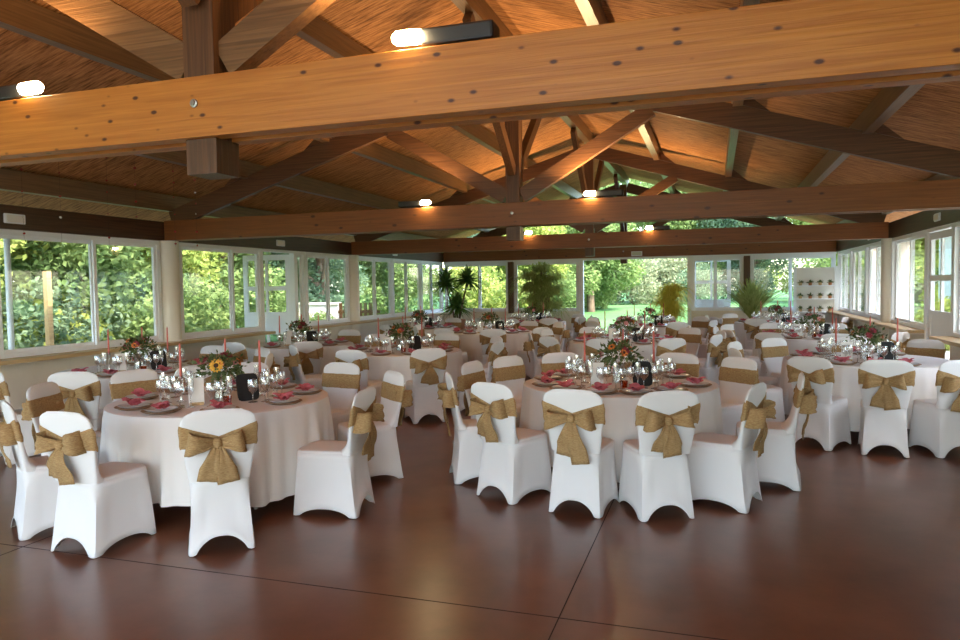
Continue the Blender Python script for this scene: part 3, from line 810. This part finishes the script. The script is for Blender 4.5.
for x in (0,.92):
    for y in (0,.26): MB().box(x-.02,x+.02,y-.02,y+.02,0,1.98).build('post', M['white'], d)
MB().box(0.02,.90,.282,.292,.3,1.96).build('back_panel', M['paper'], d)
SH = [.48,.86,1.18,1.50]
for z in SH: MB().box(-.02,.94,-.03,.281,z,z+.022).build('shelf', M['white'], d)
for si, z in enumerate(SH[1:]):
    for k in range(4):
        rg = random.Random(si*10+k); p = empty('potted_sprig', (1.88+.12+.22*k, 18.98+.11, z+.0225))
        tag(p, 'small potted sprig on the display stand, %s shelf, %s from the left' % (['lowest planted','middle','top'][si], ['first','second','third','fourth'][k]), 'plant', 'potted sprigs on the display stand')
        MB().lathe([(.0,0),(.035,0),(.045,.07),(.04,.07),(.0,.06)], 12, caps=(False,False)).build('pot', M['terra'] if k % 2 else M['ledge'], p, True)
        m = MB()
        for q in range(40):
            a = rg.uniform(0,2*PI); el = rg.uniform(.1,1.4); dd = Vector((cos(a)*cos(el), sin(a)*cos(el), sin(el))); s_ = Vector((-sin(a),cos(a),0)); L = rg.uniform(.07,.125); b0 = Vector((0,0,.06))
            m.add([b0, b0+dd*L*.5-s_*.014, b0+dd*L-Vector((0,0,.02)), b0+dd*L*.5+s_*.014], [(0,1,2,3)])
        m.build('leaves', M['leafS'], p)
# petal strings hanging from the reed ceiling near the left windows
for k, (x, y) in enumerate(((-6.2,5.1),(-6.3,5.6),(-6.2,6.1),(-6.3,6.6),(-6.2,7.1),(-6.3,7.6))):
    rg = random.Random(40+k); top = zdeck(x) - .001; g = empty('hanging_garland', (x,y,top))
    tag(g, 'thread of hanging petals before the near left windows, %s from the camera end' % ['first','second','third','fourth','fifth','sixth'][k], 'garland', 'petal garlands')
    if abs(x-(XC-1.27*3)) < .08: pass
    Ln = rg.uniform(1.0,1.5); MB().tube([(0,0,0),(0,0,-Ln)], .0012, 4).build('thread', M['wick'], g)
    z = -.3
    while z > -Ln:
        m = MB(); r = rg.uniform(.012,.019); a = rg.uniform(0,PI)
        m.lathe([(.001,-r*.8),(r*.8,-r*.4),(r,.1*r),(r*.6,.6*r),(.001,.8*r)], 8)
        q = m.build('petal', M['redpetal'] if rg.random() < .7 else M['whitepetal'], g, True, loc=(rg.uniform(-.004,.004),0,z)); q.scale = (1,.45,1); q.rotation_euler = (rg.uniform(-.5,.5),0,a)
        z -= rg.uniform(.12,.26)

# ------------------------------------------------------------------ outside
def gz(x, y): return -.15 + .65*min(1, max(0, (y-23)/15))
gm = MB(); ys = [-60,-20,0,23,24,26,29,32,35,37,38.01,45,60,110]
gm.grid([[(x, y, gz(x,y)) for x in (-90,-30,0,30,90)] for y in ys], closed=False)
struct(gm.build('ground', M['lawn'], smooth=True))
struct(MB().box(XL-3.2,XL-.26,YB-9,YF+.24,-.14,-.03).box(XR+.26,XR+3.2,YB-9,YF+.24,-.14,-.03).box(XL-.26,XR+.26,YB-9,YB-.01,-.14,-.03).build('path', M['paving']))  # paving added over the lawn to cut its green bounce light
struct(MB().box(XL-1.2,XR+1.6,YF+.26,YF+2.0,-.14,-.03).build('terrace', M['paving']))
def leaf_cloud(blobs, n, size, seed):
    rg = random.Random(seed); m = MB(); vol = [b[3]*b[4]*b[5] for b in blobs]; V = sum(vol)
    vs, fs = [], []
    for b, v in zip(blobs, vol):
        cx, cy, cz, rx, ry, rz = b
        for _ in range(int(n*v/V)):
            th = rg.uniform(0,2*PI); u = rg.uniform(-1,1); q = math.sqrt(1-u*u); rr = rg.uniform(.55,1.06)
            c = Vector((cx+rx*q*cos(th)*rr, cy+ry*q*sin(th)*rr, cz+rz*u*rr))
            d = Vector((rg.gauss(0,1),rg.gauss(0,1),rg.gauss(0,.7))).normalized(); e = d.cross(Vector((rg.gauss(0,1),rg.gauss(0,1),rg.gauss(0,1)))).normalized()
            L = size*rg.uniform(.6,1.3); w = L*.55; k = len(vs)
            vs += [c-d*L, c-e*w+Vector((0,0,.1*L)), c+d*L, c+e*w+Vector((0,0,.1*L))]; fs.append((k,k+1,k+2,k+3))
    m.v = [tuple(x) for x in vs]; m.f = fs
    return m
def tree_proto(seed, mt, h, rad, n, size, trunk=True, low=.25):
    rg = random.Random(seed); t = empty('tree' if trunk else 'shrub'); bl = []
    for k in range(16):
        a = rg.uniform(0,2*PI); r = rad*rg.uniform(.2,.75); z = h*rg.uniform(low+.1,.92); s_ = rad*rg.uniform(.35,.55)
        bl.append((r*cos(a), r*sin(a), max(z, s_*.75), s_, s_, s_*.8))
    leaf_cloud(bl, n, size, seed).build('crown', mt, t)
    if trunk:
        m = MB(); m.tube([(0,0,0),(rg.uniform(-.1,.1),.05,h*.3),(rg.uniform(-.3,.3),.1,h*.75)], [.035*h*.8,.025*h*.8,.01*h], 10)
        for k in range(5):
            b = bl[k]; m.tube([(0,0,h*.3),(b[0]*.5,b[1]*.5,(h*.3+b[2])/2),(b[0],b[1],b[2])], [.014*h,.01*h,.004*h], 6)
        m.build('trunk', M['bark'], t, True)
    else:
        m = MB(); m.tube([(0,0,0),(0,0,h*.5)], [.05,.02], 8)
        for k in range(5): m.tube([(0,0,.05),(bl[k][0],bl[k][1],bl[k][2])], [.025,.008], 6)
        m.build('stem', M['bark'], t, True)
    return t
TP = {'mid': Proto(tree_proto(1, M['leafA'], 7, 2.6, 34000, .085, low=-.08)), 'light': Proto(tree_proto(2, M['leafB'], 7, 2.7, 30000, .09, low=.0)), 'blue': Proto(tree_proto(3, M['leafC'], 6.5, 2.5, 34000, .082, low=-.08)),
      'shrubA': Proto(tree_proto(4, M['leafA'], 2.2, 1.3, 5000, .07, False, .0)), 'shrubB': Proto(tree_proto(5, M['leafC'], 2.0, 1.3, 5000, .07, False, .0)),
      'shrubD': Proto(tree_proto(6, M['leafD'], 2.4, 1.7, 5000, .09, False, .0)), 'shrubL': Proto(tree_proto(7, M['leafB'], 2.2, 1.4, 5000, .08, False, .0))}
DESC = {'mid':'mid green leafy tree', 'light':'light yellow-green tree', 'blue':'blue-green tree', 'shrubA':'green shrub', 'shrubB':'dark green shrub', 'shrubD':'pale silvery rounded bush', 'shrubL':'yellow-green bush'}
OUT = [
 ('blue',-11.9,5.4,.9,'outside the near left window'), ('light',-12.6,8.4,.95,'left of the first left pillar, between two others'), ('mid',-12.0,11.2,.9,'outside the left window before the open door'),
 ('light',-12.9,14.0,.95,'beyond the open left door'), ('mid',-13.4,17.2,1.0,'behind the cream garden wall'), ('blue',-12.2,20.6,.95,'outside the farthest left window'),
 ('light',-16.6,24.5,1.15,'far off to the left behind the palm'), ('mid',-18,15.5,1.3,'in the second row behind the garden wall'), ('mid',-18.5,21,1.3,'in the second row off the far left windows'),
 ('shrubB',-10.2,5.0,.8,'low under the near left window'), ('shrubB',-10.8,9.4,.85,'low beside the first left pillar'), ('shrubA',-10.6,12.6,.85,'low before the open left door'),
 ('shrubA',-10.75,17.6,.5,'small and low in front of the cream garden wall'),
 ('mid',-12.5,27,1.0,'past the far left corner'), ('light',-8.6,31,.9,'behind the palm across the lawn'), ('mid',-5.6,34,1.0,'across the lawn behind the weeping bamboo'), ('blue',-10.5,38,1.2,'at the back of the lawn, far left'), ('mid',-2.6,45,1.25,'at the back of the lawn over the left of the opening'), ('blue',2.2,46,1.25,'at the back of the lawn over the right of the opening'),
 ('light',5.6,42,1.1,'at the back of the lawn, right of the opening'), ('mid',8.6,36,1.1,'across the lawn behind the spider plant'), ('light',6.4,29,.85,'across the lawn behind the display stand'), ('mid',-7.2,47,1.35,'in the last row, left of the opening'), ('blue',9.0,49,1.4,'in the last row, right of the opening'),
 ('blue',-16.5,34,1.3,'in the last row at the far left'), ('light',-13.5,46,1.5,'at the very back behind the palm'), ('light',.0,56,1.6,'at the very back over the opening'),
 ('shrubD',-4.3,40,1.05,'at the edge of the lawn seen through the opening'), ('shrubD',-2.6,43,1.2,'right of the other silvery one across the lawn'), ('shrubL',-6.8,26,1.0,'behind the far left post'), ('shrubA',-6.4,30,.9,'behind the weeping bamboo'), ('shrubL',-9.2,27,1.1,'behind the palm'),
 ('shrubA',4.5,33,1.0,'behind the spider plant'), ('shrubD',4.9,27,.8,'behind the far right window'), ('shrubA',-7.4,39,1.2,'at the left edge of the lawn opening'), ('shrubB',-.7,40,1.0,'at the right edge of the lawn opening'),
 ('light',10.5,14.8,.8,'outside the right windows past the terrace'), ('shrubL',5.4,19.6,.62,'outside the window beside the right door'), ('mid',9.9,10.4,.9,'outside the closed right door'), ('shrubA',6.6,13.8,.75,'beyond the closed right door'), ('mid',9.8,5.6,.9,'out of view on the right, placed to shade the floor'),  # right-hand trees are out of view, kept to block sun
]
rg = random.Random(9)
for k, (kd, x, y, s_, where) in enumerate(OUT):
    o = at(TP[kd].get(), (x,y,gz(x,y)-.03), rg.uniform(0,6.28)); o.scale = (s_,s_,s_*rg.uniform(.92,1.08))
    tag(o, DESC[kd] + ' ' + where, 'tree' if kd in ('mid','light','blue') else 'bush', 'garden trees' if kd in ('mid','light','blue') else 'garden bushes')
# cream garden wall, fence, post and drainpipe on the left; terrace columns on the right
o = MB().box(-11.9,-10.45,18.5,18.65,-.15,1.15).box(-11.95,-10.42,18.46,18.69,1.15,1.21).build('garden_wall', M['cream']); tag(o, 'low cream garden wall beyond the left windows', 'wall')
o = empty('picket_fence', (-10.35,18.5,-.15)); tag(o, 'dark slatted fence beyond the left windows', 'fence')
for k in range(8): MB().box(-.05+.16*k,.05+.16*k,-.012,.012,.02,1.35).build('picket', M['timz'], o)
MB().box(-.1,1.25,.013,.045,.3,.38).box(-.1,1.25,.013,.045,1.05,1.13).build('rail', M['timz'], o)
o = MB().tube([(XL-.75,6.55,-.15),(XL-.75,6.55,2.6)], .035, 10).build('awning_pole', M['white'], smooth=True); tag(o, 'slim white pole just outside the near left window', 'pole')
o = MB().box(-9.69,-9.61,8.25,8.33,-.03,1.95).build('garden_post', M['ledge']); tag(o, 'pale wooden post among the trees off the near left window', 'post')
for k, y in enumerate((17.75, 20.6)):
    o = MB().box(-.13,.13,-.13,.13,-.14,2.5).box(-.17,.17,-.17,.17,2.5,2.58).build('terrace_column', M['cream'], loc=(3.95,y,0)); tag(o, 'square cream terrace column outside the right windows, %s' % ['seen past the right door','near the far corner'][k], 'column', 'terrace columns')
o = empty('outbuilding', (0,0,0)); tag(o, 'cream outbuilding with shutters outside the far right windows', 'building')
MB().box(6.6,6.9,19.5,25.5,-.15,3.0).build('wall', M['cream'], o)
for y in (20.2,22.4): 
    m = MB()
    for k in range(14): m.box(6.56,6.60,y,y+1.1,.7+.1*k,.78+.1*k)
    m.build('shutter', M['white'], o)
MB().box(6.3,7.2,19.2,25.8,3.0,3.1).build('roof', M['roof'], o)

# ------------------------------------------------------------------ light
w = bpy.data.worlds.new('World'); SC.world = w; w.use_nodes = True; nt = w.node_tree
bg = nt.nodes['Background']; sky = nd(nt, 'ShaderNodeTexSky'); sky.sky_type = 'NISHITA'; sky.sun_disc = False
SUN_EL, SUN_AZ = 52, -25     # azimuth: degrees from +x towards +y
sky.sun_elevation = R(SUN_EL); sky.sun_rotation = R(90-SUN_AZ); sky.air_density = 1.2; sky.dust_density = 2.0
nt.links.new(sky.outputs[0], bg.inputs[0]); bg.inputs[1].default_value = 1.1
sl = bpy.data.lights.new('sun', 'SUN'); sl.energy = 6; sl.color = (1,.90,.74); sl.angle = R(.6)
so = bpy.data.objects.new('sun', sl); C.objects.link(so)
dv = Vector((cos(R(SUN_EL))*cos(R(SUN_AZ)), cos(R(SUN_EL))*sin(R(SUN_AZ)), sin(R(SUN_EL))))
so.rotation_euler = dv.to_track_quat('Z', 'Y').to_euler(); so.location = (20,30,25)
SC.view_settings.view_transform = 'Standard'; SC.view_settings.look = 'None'; SC.view_settings.gamma = 1
SC.view_settings.use_curve_mapping = False
SC.view_settings.exposure = .74
SC.cycles.transparent_max_bounces = 24
SC.cycles.max_bounces = 10
SC.cycles.diffuse_bounces = 5
